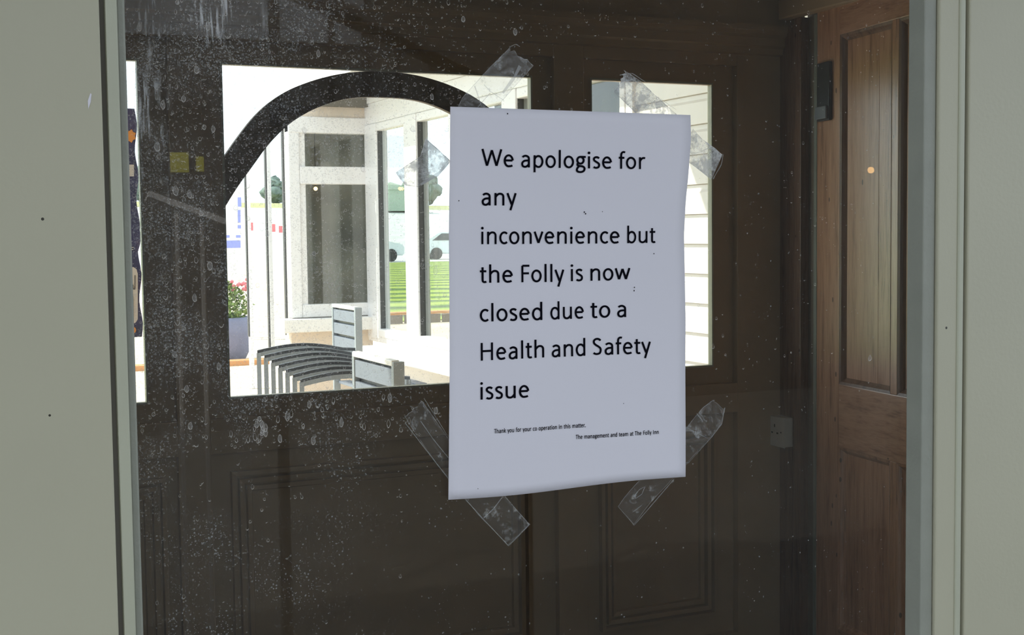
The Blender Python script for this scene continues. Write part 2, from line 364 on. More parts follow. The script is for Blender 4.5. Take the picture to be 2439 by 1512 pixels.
# ================================================================ FRONT GLAZED DOOR (sage)
d1 = empty('door_1', (0, YG, 0), kind='structure')
G = lambda n, mat, *a, **k: box(n, mat, d1, a[0], a[1], a[2]-YG, a[3]-YG, a[4], a[5], **k)
zb, zt = .12, 2.2
# left side
G('frame_board', M['sage'], -1.6, .1262, .9005, .95, 0, 2.33, bev=.0012)
G('groove', M['gap_shade'], .1255, .1325, .9085, .95, 0, 2.33)
G('bead_edge', M['sage_edge'], .1300, .1376, .9015, .95, 0, 2.33, bev=.0012)
G('glazing_bead', M['sage_grey'], .1374, .1432, .9060, .95, 0, 2.33, bev=.0015)
# right side
XR = .8225
G('glazing_bead', M['sage_grey'], XR, XR+.0132, .9060, .9262, 0, 2.33, bev=.001)
G('bead_face', M['sage'], XR+.0145, XR+.0370, .9030, .9262, 0, 2.33, bev=.0012)
G('bead_edge', M['sage_edge'], XR+.0368, XR+.0430, .9015, .9262, 0, 2.33, bev=.0014)
G('groove', M['gap_shade'], XR+.012, XR+.0475, .9095, .9262, 0, 2.33)
G('frame_board', M['sage'], XR+.0468, 2.75, .9005, .95, 0, 2.33, bev=.0012)
G('bottom_rail', M['sage'], .14, XR+.002, .9005, .95, 0, zb, bev=.001)
G('top_rail', M['sage'], .14, XR+.002, .9005, .95, zt, 2.33, bev=.001)
G('glass_pane', M['front'], .138, XR+.03, YG, YG+.004, zb-.005, zt+.005)

# dried water marks on the outer face of the pane
bmm = bmesh.new(); bmf = bmesh.new()
def mark(x, z, w, h, full, th, hook=False):
    n = 12 if w < .0016 else 18; ph = random.uniform(-.3, .3)
    a0, a1 = (0, 2*math.pi) if full else (math.pi*(1-.0+random.uniform(-.1, .2)), 2*math.pi+random.uniform(-.2, .3))
    pts = []
    for k in range(n+1):
        a = a0+(a1-a0)*k/n; c, s = math.cos(a), math.sin(a)
        j_ = 1+.16*noise.noise(Vector((x*9000+c*1.3, z*9000+s*1.3, 0))); ww = w*j_*(1-.25*max(0, s)*(1+ph*2))*(1+.10*math.sin(3*a+ph*9)); hh = h*j_*(1.15 if s > 0 else 1)
        pts.append((x+ww*c+ph*.15*h*s, z+hh*s, th*(.55+.75*max(0, -s))))
    vs = []
    for (px, pz, tt) in pts:
        dx, dz = px-x, pz-z; L = math.hypot(dx, dz) or 1e-6
        vs.append((bmm.verts.new((px+dx/L*tt/2, -.0004, pz+dz/L*tt/2)), bmm.verts.new((px-dx/L*tt/2, -.0004, pz-dz/L*tt/2))))
    for A, B in zip(vs, vs[1:]): bmm.faces.new((A[0], B[0], B[1], A[1]))
    if full and w > .0013:
        q = [bmf.verts.new((px, -.0003, pz)) for px, pz, _ in pts[:-1]]; bmf.faces.new(q)
cnt = 0
while cnt < 11000:
    x = .145+abs(random.gauss(0, .16)) if random.random() < .82 else random.uniform(.145, .80); z = random.uniform(.93, 1.5)
    if x > .80: continue
    dn = 1.0
    if z < 1.19: dn = .7
    if z < 1.15: dn = .12
    if z < 1.09: dn = .03
    if z < 1.33 and .19 < x < .235: dn *= .55
    if x > .40: dn *= .55
    if noise.noise(Vector((x*26, z*26, 3))) < -.12: dn *= .5
    if random.random() > dn: continue
    big = random.random()
    if big > .990 and z > 1.14: w = random.uniform(.0010, .0018); h = w*random.uniform(1.0, 1.9)
    elif big > .86: w = random.uniform(.0005, .0010); h = w*random.uniform(.9, 1.7)
    else: w = random.uniform(.00015, .00045); h = w*random.uniform(.8, 1.6)
    mark(x, z, w, h, random.random() < (.75 if w > .0009 else .35), w*.22+.00013); cnt += 1
for _ in range(34):    # run of drips under the lower left corner of the window view
    x = random.uniform(.21, .35); z = random.uniform(1.155, 1.182); w = random.uniform(.0008, .0015); mark(x, z, w, w*random.uniform(1.4, 2.4), True, .0005)

o = link('water_marks', bmm, M['mark'], d1); o['kind'] = 'stuff'
o = link('water_mark_film', bmf, M['mark_f'], d1); o['kind'] = 'stuff'

# ================================================================ PAPER NOTICE
YP = YG-.0035
def bulge(x, z):  # the sheet sits slightly off the glass and bows
    u = (x-.38)/.21; v = (z-1.098)/.298
    return -.0018*math.sin(math.pi*min(1, max(0, u)))*(.6+.4*math.sin(5*v))-.0008*math.sin(7*v+2*u)
leftE = [(254, 1072), (400, 1071.5), (560, 1070), (700, 1071), (900, 1070), (1050, 1068.5), (1190, 1068)]
rightE = [(274, 1644), (330, 1645), (420, 1638), (480, 1632), (560, 1628.5), (640, 1631), (760, 1634), (900, 1633), (1020, 1632.5), (1135, 1631.5)]
def lerp_e(E_, t):
    y = E_[0][0]+(E_[-1][0]-E_[0][0])*t
    for (y0, x0), (y1, x1) in zip(E_, E_[1:]):
        if y <= y1+1e-6: return x0+(x1-x0)*(y-y0)/(y1-y0), y
    return E_[-1][1], E_[-1][0]
sheet = empty('paper_notice', (0, YP, 0), label='white printed paper notice taped to the outside of the glass pane', cat='notice')
bm = bmesh.new(); NU, NV = 24, 40; g = []
for j in range(NV+1):
    xl, yl = lerp_e(leftE, j/NV); xr, yr = lerp_e(rightE, j/NV); row = []
    for i in range(NU+1):
        u = i/NU; y = yl+(yr-yl)*u+(3.5*math.sin(math.pi*u*2.0)*(j/NV) if j > 20 else 0)
        p = on_y(xl+(xr-xl)*u, y, YP); row.append(bm.verts.new((p.x, bulge(p.x, p.z), p.z)))
    g.append(row)
for j in range(NV):
    for i in range(NU): bm.faces.new((g[j][i], g[j+1][i], g[j+1][i+1], g[j][i+1]))
o = link('sheet', bm, M['paper'], sheet, True)
sm = o.modifiers.new('t', 'SOLIDIFY'); sm.thickness = .00012; sm.offset = 0

def arc(cx, cy, rx, ry, a0, a1, n=22): return [(cx+rx*math.cos(math.radians(a0+(a1-a0)*k/n)), cy+ry*math.sin(math.radians(a0+(a1-a0)*k/n))) for k in range(n+1)]
def smooth(p, k=5):
    out = []
    for i in range(len(p)-1):
        p0, p1, p2, p3 = p[max(0, i-1)], p[i], p[i+1], p[min(len(p)-1, i+2)]
        for q in range(k):
            t = q/k; out.append(tuple(.5*((2*p1[j])+(-p0[j]+p2[j])*t+(2*p0[j]-5*p1[j]+4*p2[j]-p3[j])*t*t+(-p0[j]+3*p1[j]-3*p2[j]+p3[j])*t**3) for j in (0, 1)))
    return out+[p[-1]]
archn = lambda x: smooth([(x, 66), (x+10, 81), (x+24, 92), (x+38, 94), (x+51, 89), (x+59, 76), (x+60, 58)])+[(x+60, 30), (x+60, 0)]
bowl = smooth([(8, 68), (18, 84), (32, 93), (45, 93), (58, 85), (67, 68), (70, 50), (67, 31), (58, 15), (45, 6), (30, 7), (18, 15), (8, 24)])
mir = lambda p, w: [(w-x, y) for x, y in p]
S_ = [(50, 84), (40, 92), (28, 94), (16, 90), (9, 80), (12, 67), (24, 57), (37, 49), (48, 39), (50, 25), (44, 11), (30, 6), (17, 7), (7, 13)]
G_ = {
 'o': (82, 8, 8, [arc(41, 50, 33, 44, 0, 360, 36)]), 'l': (16, 15, 15, [[(8, 0), (8, 147)]]), 'I': (16, 18, 18, [[(8, 0), (8, 141)]]),
 'i': (16, 15, 15, [[(8, 0), (8, 100)], 'dot8,128']), 'n': (76, 15, 14, [[(8, 0), (8, 100)], archn(8)]), 'h': (76, 15, 14, [[(8, 0), (8, 147)], archn(8)]),
 'm': (128, 15, 14, [[(8, 0), (8, 100)], [(8+(x-8)*.87, y) for x, y in archn(8)], [(60+(x-8)*.98, y) for x, y in archn(8)]]),
 'u': (76, 14, 15, [[(68, 100), (68, 0)], [(76-x, 100-y) for x, y in archn(8)]]),
 'r': (52, 15, 2, [[(8, 0), (8, 100)], smooth([(8, 64), (16, 80), (28, 91), (40, 94), (50, 91)])]),
 'a': (69, 11, 14, [smooth([(10, 83), (22, 91), (36, 94), (49, 90), (59, 80), (61, 64)])+[(61, 30), (61, 0)], smooth([(61, 56), (44, 56), (26, 53), (12, 42), (8, 28), (13, 12), (27, 5), (42, 8), (61, 24)])]),
 'e': (78, 8, 9, [[(10, 53), (69, 53)], arc(40, 50, 31, 44, 4, 285)+smooth([(50, 7), (60, 9), (69, 14)])]),
 'c': (66, 8, 5, [smooth([(62, 82), (52, 91), (41, 94)], 4)+arc(41, 50, 33, 44, 95, 265, 18)+smooth([(41, 6), (52, 9), (62, 17)], 4)]),
 's': (58, 7, 7, [smooth(S_)]), 'S': (78, 9, 9, [smooth([(x*1.32, 8+(y-6)*1.42) for x, y in S_])]),
 'v': (77, 2, 2, [[(7, 100), (38.5, 8), (70, 100)]]), 'y': (77, 2, 2, [[(7, 100), (39, 10)], [(70, 100), (30, -38)]]),
 'w': (122, 3, 3, [[(7, 100), (34, 8), (61, 94), (88, 8), (115, 100)]]), 'W': (160, 2, 3, [[(7, 141), (43, 8), (80, 133), (117, 8), (153, 141)]]),
 'p': (78, 15, 8, [[(8, -38), (8, 100)], bowl]), 'b': (78, 15, 8, [[(8, 0), (8, 147)], bowl]), 'd': (78, 8, 15, [[(70, 0), (70, 147)], mir(bowl, 78)]),
 'g': (78, 7, 3, [arc(36, 66, 25, 28, 0, 360, 30), [(36, 94), (78, 94)], smooth([(20, 44), (13, 35), (15, 24), (28, 19), (48, 17), (63, 10), (69, -3), (63, -20), (48, -29), (32, -31), (14, -26), (8, -12), (14, 4), (24, 14)])]),
 'f': (52, 4, 0, [[(21, 0), (21, 108)]+smooth([(21, 112), (24, 128), (33, 138), (44, 140), (53, 137)]), [(2, 92), (47, 92)]]),
 't': (50, 4, 5, [[(21, 124), (21, 30)]+smooth([(21, 26), (23, 13), (31, 6), (41, 6), (49, 9)]), [(1, 92), (49, 92)]]),
 'F': (66, 17, 5, [[(8, 0), (8, 133), (64, 133)], [(8, 72), (60, 72)]]), 'H': (96, 17, 17, [[(8, 0), (8, 141)], [(88, 0), (88, 141)], [(8, 75), (88, 75)]]),
 'T': (86, 2, 2, [[(43, 0), (43, 133)], [(1, 133), (85, 133)]]), 'k': (72, 15, 1, [[(8, 0), (8, 147)], [(62, 100), (17, 54)], [(20, 58), (66, 0)]]),
 '.': (16, 12, 8, ['dot8,9']), ' ': (34, 12, 12, []),
}
def ribbon(bm, pts, w, put):
    for i in range(1, len(pts)-1):      # sharp joints become two strokes
        a_1 = Vector(pts[i])-Vector(pts[i-1]); b_1 = Vector(pts[i+1])-Vector(pts[i])
        if a_1.length > 5 and b_1.length > 5 and a_1.normalized().dot(b_1.normalized()) < .3:
            ribbon(bm, pts[:i+1], w, put); ribbon(bm, pts[i:], w, put); return
    n = len(pts); closed = abs(pts[0][0]-pts[-1][0])+abs(pts[0][1]-pts[-1][1]) < .01; L = []
    for i, (x, y) in enumerate(pts):
        a = pts[i-1] if i else (pts[-2] if closed else pts[0]); b = pts[i+1] if i < n-1 else (pts[1] if closed else pts[-1])
        d1_ = Vector((x-a[0], y-a[1])); d2_ = Vector((b[0]-x, b[1]-y))
        if d1_.length < 1e-6: d1_ = d2_
        if d2_.length < 1e-6: d2_ = d1_
        d1_.normalize(); d2_.normalize(); t = (d1_+d2_); t = t.normalized() if t.length > .1 else d1_
        k = min(2.2, 1/max(.3, t.dot(d1_))); nn = Vector((-t.y, t.x))*w/2*k
        if k > 1.5:    # pointed joint: cap it flat
            nn = nn.normalized()*w/2*1.5
        L.append((put(x+nn.x, y+nn.y), put(x-nn.x, y-nn.y)))
    V = [(bm.verts.new(a), bm.verts.new(b)) for a, b in L]
    for A, B in zip(V, V[1:]): bm.faces.new((A[0], A[1], B[1], B[0]))
def set_text(text, x0, x1, b0, b1, S0, sw, parent, lift=.0005):
    # total advance
    pos = []; x = 0
    for i, ch in enumerate(text):
        w, l, r, st = G_[ch]
        if i: x += l
        pos.append(x); x += w
        if i < len(text)-1: x += r
    tot = x
    bm = bmesh.new()
    for ch, ox in zip(text, pos):
        w, l, r, st = G_[ch]
        def put(u, v, ox=ox):
            f = (u+ox)/tot; X = x0+(x1-x0)*f; B = b0+(b1-b0)*f; S = S0*(1-.00014*(X-1143))/100
            p = on_y(X, B-v*S, YP); return Vector((p.x, bulge(p.x, p.z)-lift, p.z))
        for s in st:
            if isinstance(s, str):
                cx_, cy_ = map(float, s[3:].split(',')); rr = sw*.66
                kx = ((x1-x0)/tot)/(S0/100); q = [bm.verts.new(put(cx_+rr/max(.6, kx)*math.cos(a*math.pi/8), cy_+rr*math.sin(a*math.pi/8))) for a in range(16)]
                bm.faces.new(q)
            else: ribbon(bm, s, sw, put)
    link('lettering', bm, M['ink'], parent)
S = 29.9
for args in (
 ('We', 1146, 1222, 396.7, 398), ('apologise', 1240, 1455, 398.6, 402), ('for', 1471, 1535, 402, 403),
 ('any', 1147, 1229.5, 489, 489.5), ('inconvenience', 1146.5, 1474, 581.5, 579.5), ('but', 1492.5, 1559.5, 579, 578),
 ('the', 1142.5, 1220.5, 673.5, 672.5), ('Folly', 1241, 1342.5, 672, 671), ('is', 1358.5, 1387, 669.5, 669), ('now', 1405, 1500, 668.5, 666.5),
 ('closed', 1142, 1290, 766, 761.5), ('due', 1309, 1388.5, 760.5, 758), ('to', 1404.5, 1452, 757, 755.5), ('a', 1468.5, 1490, 754.8, 754.8),
 ('Health', 1143.5, 1293.5, 858.5, 850.5), ('and', 1311.5, 1391.5, 850, 846.5), ('Safety', 1408.5, 1549, 845, 841.5),
 ('issue', 1142.5, 1257, 951, 945.5)):
    set_text(*args, S, 16.5, sheet)
for args in (('Thank you for your co operation in this matter.', 1174.5, 1391, 1031.2, 1015.8), ('The management and team at The Folly Inn', 1367.5, 1566.5, 1044.6, 1032.6)):
    set_text(*args, 7.4, 21, sheet)
# stray specks of dirt on the sheet
bm = bmesh.new()
for x, y, r in ((1207, 271, 2), (1093, 478, 1.6), (1390, 505, 2), (1393, 509, 2), (1433, 504, 1.2), (1556, 604, 1.6), (1510, 684, 1.6), (1509, 692, 2), (1482, 960, 1.2), (1137, 1163, 1.2)):
    q = []
    for k in range(8):
        p = on_y(x+r*math.cos(k*.785)*.7, y+r*math.sin(k*.785), YP); q.append(bm.verts.new((p.x, bulge(p.x, p.z)-.0006, p.z)))
    bm.faces.new(q)
o = link('dirt_speck', bm, M['ink'], sheet); o['kind'] = 'stuff'

# ---- strips of clear tape round the sheet
def tape(label, A, B, mat, nv=14, ragged=.0, crumple=.0004, creases=(), lift=.0007):
    """A, B: the two long edges as lists of points on the glass (image measurements turned into metres on the pane)"""
    PA = [on_y(*p, YG) for p in A]; PB = [on_y(*p, YG) for p in B]
    def at(P, t):
        n = len(P)-1; k = min(n-1, int(t*n)); f = t*n-k; return P[k].lerp(P[k+1], f)
    root = empty('clear_tape', (0, YG, 0), label=label, cat='tape', group='strips of clear tape on the glass')
    bm = bmesh.new(); uv = bm.loops.layers.uv.new('UVMap'); g = []; nu = 10
    for j in range(nv+1):
        row = []
        for i in range(nu+1):
            t = j/nv
            if ragged and j == 0: t = ragged*random.random()
            p = at(PA, t).lerp(at(PB, t), i/nu); ns = noise.noise(Vector((p.x*190, 2, p.z*190)))
            row.append((bm.verts.new((p.x, -lift-crumple*(1+ns)*(1 if 0 < i < nu else .4), p.z)), (i/nu, j/nv)))
        g.append(row)
    for j in range(nv):
        for i in range(nu):
            q = (g[j][i], g[j+1][i], g[j+1][i+1], g[j][i+1]); f = bm.faces.new([v for v, _ in q])
            for lp, (_, c) in zip(f.loops, q): lp[uv].uv = c
    link('strip', bm, mat, root)
    for cr in creases:
        bm = bmesh.new(); pts = [on_y(*p, YG) for p in cr[1]]; w = cr[0]*.00032
        for a, b in zip(pts, pts[1:]):
            d = (b-a).normalized(); nn = Vector((-d.z, 0, d.x))*w/2; y = Vector((0, -lift-crumple*2-.0002-YG, 0))
            bm.faces.new([bm.verts.new(q) for q in (a+nn+y, b+nn*.6+y, b-nn*.6+y, a-nn+y)])
        link('crease', bm, M['crease'], root)
    return root
tape('clear tape strip slanting up from the top left corner of the notice', [(1218, 108), (1160, 166), (1100, 232), (1086, 262)], [(1271, 155), (1235, 195), (1196, 240), (1150, 290)], M['tape'], 16, .06, .0006,
     [(9, [(1236, 158), (1222, 185), (1195, 222)]), (2, [(1150, 202), (1165, 218), (1198, 240)]), (3, [(1128, 205), (1143, 250)]), (2, [(1165, 222), (1130, 262)]), (2, [(1210, 113), (1226, 106), (1236, 112)])])
tape('crumpled clear tape patch above the right end of the top edge of the notice', [(1482, 166), (1520, 190), (1560, 228), (1616, 278)], [(1458, 218), (1478, 236), (1500, 258), (1540, 300)], M['tape_c'], 18, .10, .0016,
     [(2.5, [(1470, 180), (1500, 176), (1530, 196)]), (2, [(1464, 200), (1500, 190), (1536, 214)]), (2, [(1500, 250), (1535, 258), (1558, 235)]), (2, [(1557, 232), (1558, 270)]), (2, [(1560, 232), (1604, 262)])])
tape('small curled piece of clear tape left of the upper notice edge', [(940, 412), (958, 400), (1000, 372), (1012, 330)], [(962, 442), (992, 445), (1042, 420), (1072, 384)], M['tape_c'], 18, .05, .0012,
     [(9, [(1068, 384), (1040, 414), (998, 440)]), (2, [(962, 440), (996, 446)]), (2, [(958, 400), (965, 425)])])
tape('clear tape tab sticking out from the upper right notice edge', [(1648, 306), (1672, 332), (1700, 352), (1718, 368)], [(1622, 374), (1646, 392), (1670, 410), (1692, 428)], M['tape_c'], 12, 0, .0009,
     [(3, [(1648, 366), (1664, 362), (1692, 349)]), (2, [(1645, 336), (1656, 318)]), (2.5, [(1718, 368), (1714, 392), (1694, 426)])])
tape('long clear tape strip running down to the left notice edge near the bottom', [(1003, 952), (1030, 990), (1072, 1052), (1092, 1080)], [(962, 990), (990, 1035), (1040, 1105), (1082, 1156)], M['tape'], 16, .04, .0004,
     [(2, [(1000, 1002), (1030, 1045), (1068, 1092)]), (1.5, [(1008, 948), (1070, 1046)]), (2, [(963, 1006), (1068, 1142)])])
tape('clear tape strip hanging below the bottom edge of the notice, left part', [(1106, 1186), (1140, 1228), (1176, 1264), (1209, 1299)], [(1180, 1150), (1205, 1184), (1232, 1216), (1260, 1247)], M['tape'], 14, 0, .0004,
     [(2.5, [(1195, 1182), (1172, 1212), (1150, 1232)]), (2, [(1260, 1247), (1236, 1272), (1209, 1299)]), (1.5, [(1106, 1188), (1209, 1299)])])
tape('faint clear tape strip below the bottom edge of the notice, right part', [(1560, 1110), (1515, 1150), (1488, 1180), (1470, 1206)], [(1640, 1100), (1590, 1152), (1545, 1200), (1508, 1250)], M['tape'], 14, 0, .0004,
     [(2, [(1603, 1140), (1508, 1250)]), (1.5, [(1508, 1180), (1520, 1165), (1534, 1158), (1526, 1176), (1512, 1186), (1507, 1180)]), (1.5, [(1505, 1218), (1516, 1210), (1526, 1202)])])
tape('clear tape strip rising from the right notice edge above its lower corner', [(1698, 951), (1672, 970), (1645, 1003), (1618, 1036)], [(1724, 974), (1716, 1008), (1690, 1042), (1622, 1116)], M['tape'], 14, .03, .0006,
     [(3, [(1723, 970), (1716, 1008), (1690, 1042)]), (1.5, [(1690, 1042), (1634, 1104)]), (1.5, [(1656, 984), (1672, 1004)]), (1.5, [(1661, 980), (1676, 1000)]), (1.5, [(1640, 1022), (1684, 1044)])])

# ================================================================ BEYOND THE PORCH: side wall of the building with white windows
XS = 3.0; YA = 8.775
ws = empty('wall_cladding', (XS, 0, 0), kind='structure')
K = lambda n, mat, *a, **k: box(n, mat, ws, a[0]-XS, a[1]-XS, a[2], a[3], a[4], a[5], **k)
K('wall_core', M['cream'], XS+.004, XS+.1, 3.26, 5.12, 0, 2.6); K('wall_core', M['cream'], XS+.004, XS+.1, 5.12, 8.9, 0, .50); K('wall_core', M['cream'], XS+.004, XS+.1, 5.12, 8.9, 2.14, 2.6)
K('dark_backing', M['room'], XS+.5, XS+.6, 5.0, 7.75, 0, 2.6); K('dark_backing', M['room'], XS+.1, XS+.5, 5.0, 5.1, 0, 2.6); K('dark_backing', M['room'], XS+.1, XS+.6, 5.0, 7.75, 2.5, 2.6)
pz = .122
def board_mesh(L):
    bm = bmesh.new(); pr = [(0, .0), (-.020, .0), (-.020, .006), (-.018, pz-.034), (-.006, pz-.022), (-.005, pz-.003), (0, pz-.003)]
    A = [bm.verts.new((x, 0, z)) for x, z in pr]; B = [bm.verts.new((x, L, z)) for x, z in pr]; n = len(pr)
    bm.faces.new(A); bm.faces.new(B[::-1])
    for k in range(n): bm.faces.new((A[k], B[k], B[(k+1) % n], A[(k+1) % n]))
    return bm
b0 = None; b1 = None
for i in range(18):
    z = 1.495-pz*12+pz*i
    if b0 is None: b0 = link('cladding_board', board_mesh(1.84), M['white2'], ws); o = b0
    else: o = b0.copy(); col.objects.link(o)
    o.location = (.004, 3.27, z)
for i in range(4):
    if b1 is None: b1 = link('cladding_board', board_mesh(3.66), M['white2'], ws); o = b1
    else: o = b1.copy(); col.objects.link(o)
    o.location = (.004, 5.115, 1.495-pz*12+pz*i)
K('corner_trim', M['white'], XS-.03, XS+.02, 5.10, 5.16, 0, 2.2)
K('soffit', M['white2'], XS-.42, XS+.02, 3.45, 9.3, 2.32, 2.35); K('fascia', M['white'], XS-.45, XS-.42, 3.45, 9.3, 2.30, 2.48); K('soffit_moulding', M['white'], XS-.04, XS+.0, 5.16, 8.77, 2.20, 2.32)
win_b = empty('window_4', (XS, 0, 0), kind='structure')
W = lambda n, mat, *a, **k: box(n, mat, win_b, a[0]-XS, a[1]-XS, a[2], a[3], a[4], a[5], **k)
W('head', M['white'], XS-.03, XS+.05, 5.16, 8.76, 2.06, 2.20, bev=.006)
W('window_sill', M['white'], XS-.26, XS+.06, 5.10, 8.35, .520, .575, bev=.008)
W('bottom_frame', M['white'], XS-.03, XS+.05, 5.16, 8.76, .575, .615, bev=.006)
panes = [(7.985, 8.52), (7.235, 7.765), (6.48, 7.01), (5.90, 6.30), (5.21, 5.72)]
ed = [5.16]+[v for p in sorted(panes) for v in p]+[8.76]
for a, b in zip(ed[::2], ed[1::2]):
    m_ = (a+b)/2
    W('mullion', M['white'], XS-.035, XS+.05, a, b, .595, 2.06, bev=.008)
for a, b in panes:
    W('pane', M['wglass'], XS+.004, XS+.012, a-.01, b+.01, .64, 2.04)
    W('gasket', M['gasket'], XS-.022, XS+.014, b-.001, b+.006, .66, 2.03)
    W('casement_rail', M['white'], XS-.040, XS+.03, a, b, .612, .670, bev=.012)
    W('casement_rail', M['white'], XS-.030, XS+.03, a, b, 2.005, 2.06, bev=.008)

# window A, facing the porch, in the return wall
wa = empty('window_5', (0, YA, 0), kind='structure')
A_ = lambda n, mat, *a, **k: box(n, mat, wa, a[0], a[1], a[2]-YA, a[3]-YA, a[4], a[5], **k)
A_('side_frame', M['white'], 2.425, 2.500, YA-.03, YA+.06, .75, 2.09, bev=.008)
A_('inner_side_frame', M['white'], 2.500, 2.545, YA-.012, YA+.05, .75, 2.09, bev=.006)
A_('side_frame', M['white'], 2.99, 3.05, YA-.03, YA+.06, .75, 2.09, bev=.008)
A_('head', M['white'], 2.425, 3.05, YA-.034, YA+.06, 2.00, 2.11, bev=.008)
A_('transom', M['white'], 2.500, 3.0, YA-.030, YA+.05, 1.655, 1.775, bev=.008)
A_('bottom_frame', M['white'], 2.500, 3.0, YA-.030, YA+.05, .75, .838, bev=.008)
A_('window_sill', M['white2'], 2.345, 3.0, YA-.12, YA+.06, .655, .745, bev=.008)
A_('pane', M['glass'], 2.53, 3.0, YA+.01, YA+.018, 1.76, 2.02); A_('pane', M['glass'], 2.53, 3.0, YA+.01, YA+.018, .82, 1.67)
wa2 = empty('wall_return', (0, YA, 0), kind='structure')
A2 = lambda n, mat, *a, **k: box(n, mat, wa2, a[0], a[1], a[2]-YA, a[3]-YA, a[4], a[5], **k)
A2('base_wall', M['cream'], 2.42, 3.0, YA-.02, YA+.1, 0, .655); A2('head_wall', M['cream'], 2.40, 3.0, YA-.02, YA+.1, 2.11, 2.20)
A2('soffit', M['rafter'], 2.60, 3.0, YA-.10, YA+.1, 2.18, 2.30); A2('dark_backing', M['room'], 2.58, 3.12, YA+.34, YA+.36, 0, 2.2); A2('dark_backing', M['room'], 2.56, 2.58, YA+.05, YA+.36, 0, 2.2)
# glazed side screen running away from the corner
scn = empty('glazed_screen', (2.45, 8.9, 0), label='white framed glazed screen running away behind the corner window', cat='screen')
prev = None
for (X, Y) in ((2.448, 8.93), (2.602, 10.0), (2.735, 11.2)):
    box('post', M['white'], scn, X-2.45, X-2.45+.03, Y-8.9, Y-8.9+.07, 0, 2.2, .006)
    box('gasket', M['gasket'], scn, X-2.45-.010, X-2.45+.001, Y-8.9+.01, Y-8.9+.05, .62 if Y < 9 else .45, 2.18)
box('base_rail', M['white'], scn, 0, .36, 0.05, .12, .50, .60); box('top_rail', M['white'], scn, 0, .37, 0, .1, 2.18, 2.2)
# unseen roof added behind the porch, keeps direct sun out of its windows
box('sun_blocking_roof', M['white2'], None, -1.0, 3.2, 3.30, 5.2, 2.42, 2.50, label='unseen flat white roof added behind the porch to block the sun', cat='roof')

# ---------------- slatted metal chairs
def slat_chair(label, loc, rz, tilt=0, w=.42):
    t = empty('slatted_chair', loc, rz, label=label, cat='chair', group='slatted metal chairs outside'); t.rotation_euler = (0, tilt, rz)
    h = w/2
    for s in (-1, 1):
        box('back_post', M['chair_g'], t, s*h-.012, s*h+.012, -.028, .012, .0, .90, .003)
        box('leg', M['metal'], t, s*h-.012, s*h+.012, -.44, -.415, .0, .43, .003)
    box('top_rail', M['socket'], t, -h, h, -.014, .014, .885, .905, .004)
    for k in range(5): box('back_slat', M['metal'], t, -h+.012, h-.012, -.006, .008, .812-k*.078, .812-k*.078+.062, .002)
    box('slat_gap_backing', M['chair_d'], t, -h+.012, h-.012, -.016, -.009, .50, .88)  # added dark sheet, makes the gaps between the slats dark
    for k in range(5): box('seat_slat', M['metal'], t, -h+.012, h-.012, -.42+k*.084, -.35+k*.084, .435, .45, .002)
    return t
def place(px, py, z): d = ray(px, py); return EYE+d*((z-1.3)/d.z)
# the back faces the open side; the slats run almost along the wall
slat_chair('upright slatted steel chair furthest back, under the corner window', (2.33, 7.28, 0), math.radians(90), 0)
slat_chair('slatted steel chair nearest the porch, low in the window', (1.50, 4.36, -.02), math.radians(90), 0)
# ---------------- stack of curved-back chairs
def curved_chair(i):
    t = empty('curved_back_chair', (0, 0, 0), 0, label='', cat='chair', group='stack of curved-back chairs')
    W_ = .43
    def cv(z0, y0, y1, h, mat, nm, off=0):
        bm = bmesh.new(); ring = []
        for k in range(17):
            u = k/16; x = W_*u; b = .09*math.sin(math.pi*u); z = z0+.020*math.sin(math.pi*min(1, u*1.15))
            ring.append([bm.verts.new(c) for c in ((x, b+y0, z), (x, b+y1, z), (x, b+y1, z+h), (x, b+y0, z+h))])
        for A, B in zip(ring, ring[1:]):
            for k in range(4): bm.faces.new((A[k], A[(k+1) % 4], B[(k+1) % 4], B[k]))
        bm.faces.new(ring[0][::-1]); bm.faces.new(ring[-1]); return link(nm, bm, mat, t)
    cv(.790, -.012, .012, .012, M['chair_d'], 'top_rail')
    cv(.772, -.016, -.008, .018, M['chair_g'], 'back_slat')
    for x in (.006, W_-.006):
        bm = bmesh.new(); bx(bm, x-.009, x+.009, -.012, .008, 0, .79); link('leg', bm, M['chair_g'], t)
        bm = bmesh.new(); bx(bm, x-.009, x+.009, -.36, -.34, 0, .43); link('leg', bm, M['chair_g'], t)
    bm = bmesh.new(); bx(bm, 0, W_, -.36, -.01, .43, .442); link('seat', bm, M['chair_d'], t)
    return t
names = ['topmost', 'second from the top', 'third from the top', 'fourth from the top', 'fifth from the top', 'sixth from the top', 'lowest visible']
proto = curved_chair(0)
p_top = EYE+ray(613, 834)*((.802-1.3)/ray(613, 834).z)
for i in range(7):
    if i == 0: t = proto
    else:
        t = proto.copy(); col.objects.link(t)
        for ch in proto.children:
            c = ch.copy(); col.objects.link(c); c.parent = t
    t['label'] = 'dark curved-back metal chair, %s of the nested row' % names[i]
    zt_ = .802-.010*i
    q = EYE+ray(613+17*i, 834+11.5*i)*((zt_-1.3)/ray(613+17*i, 834+11.5*i).z)
    t.location = (q.x, q.y, -.010*i); t.rotation_euler = (0, 0, math.radians(-17))

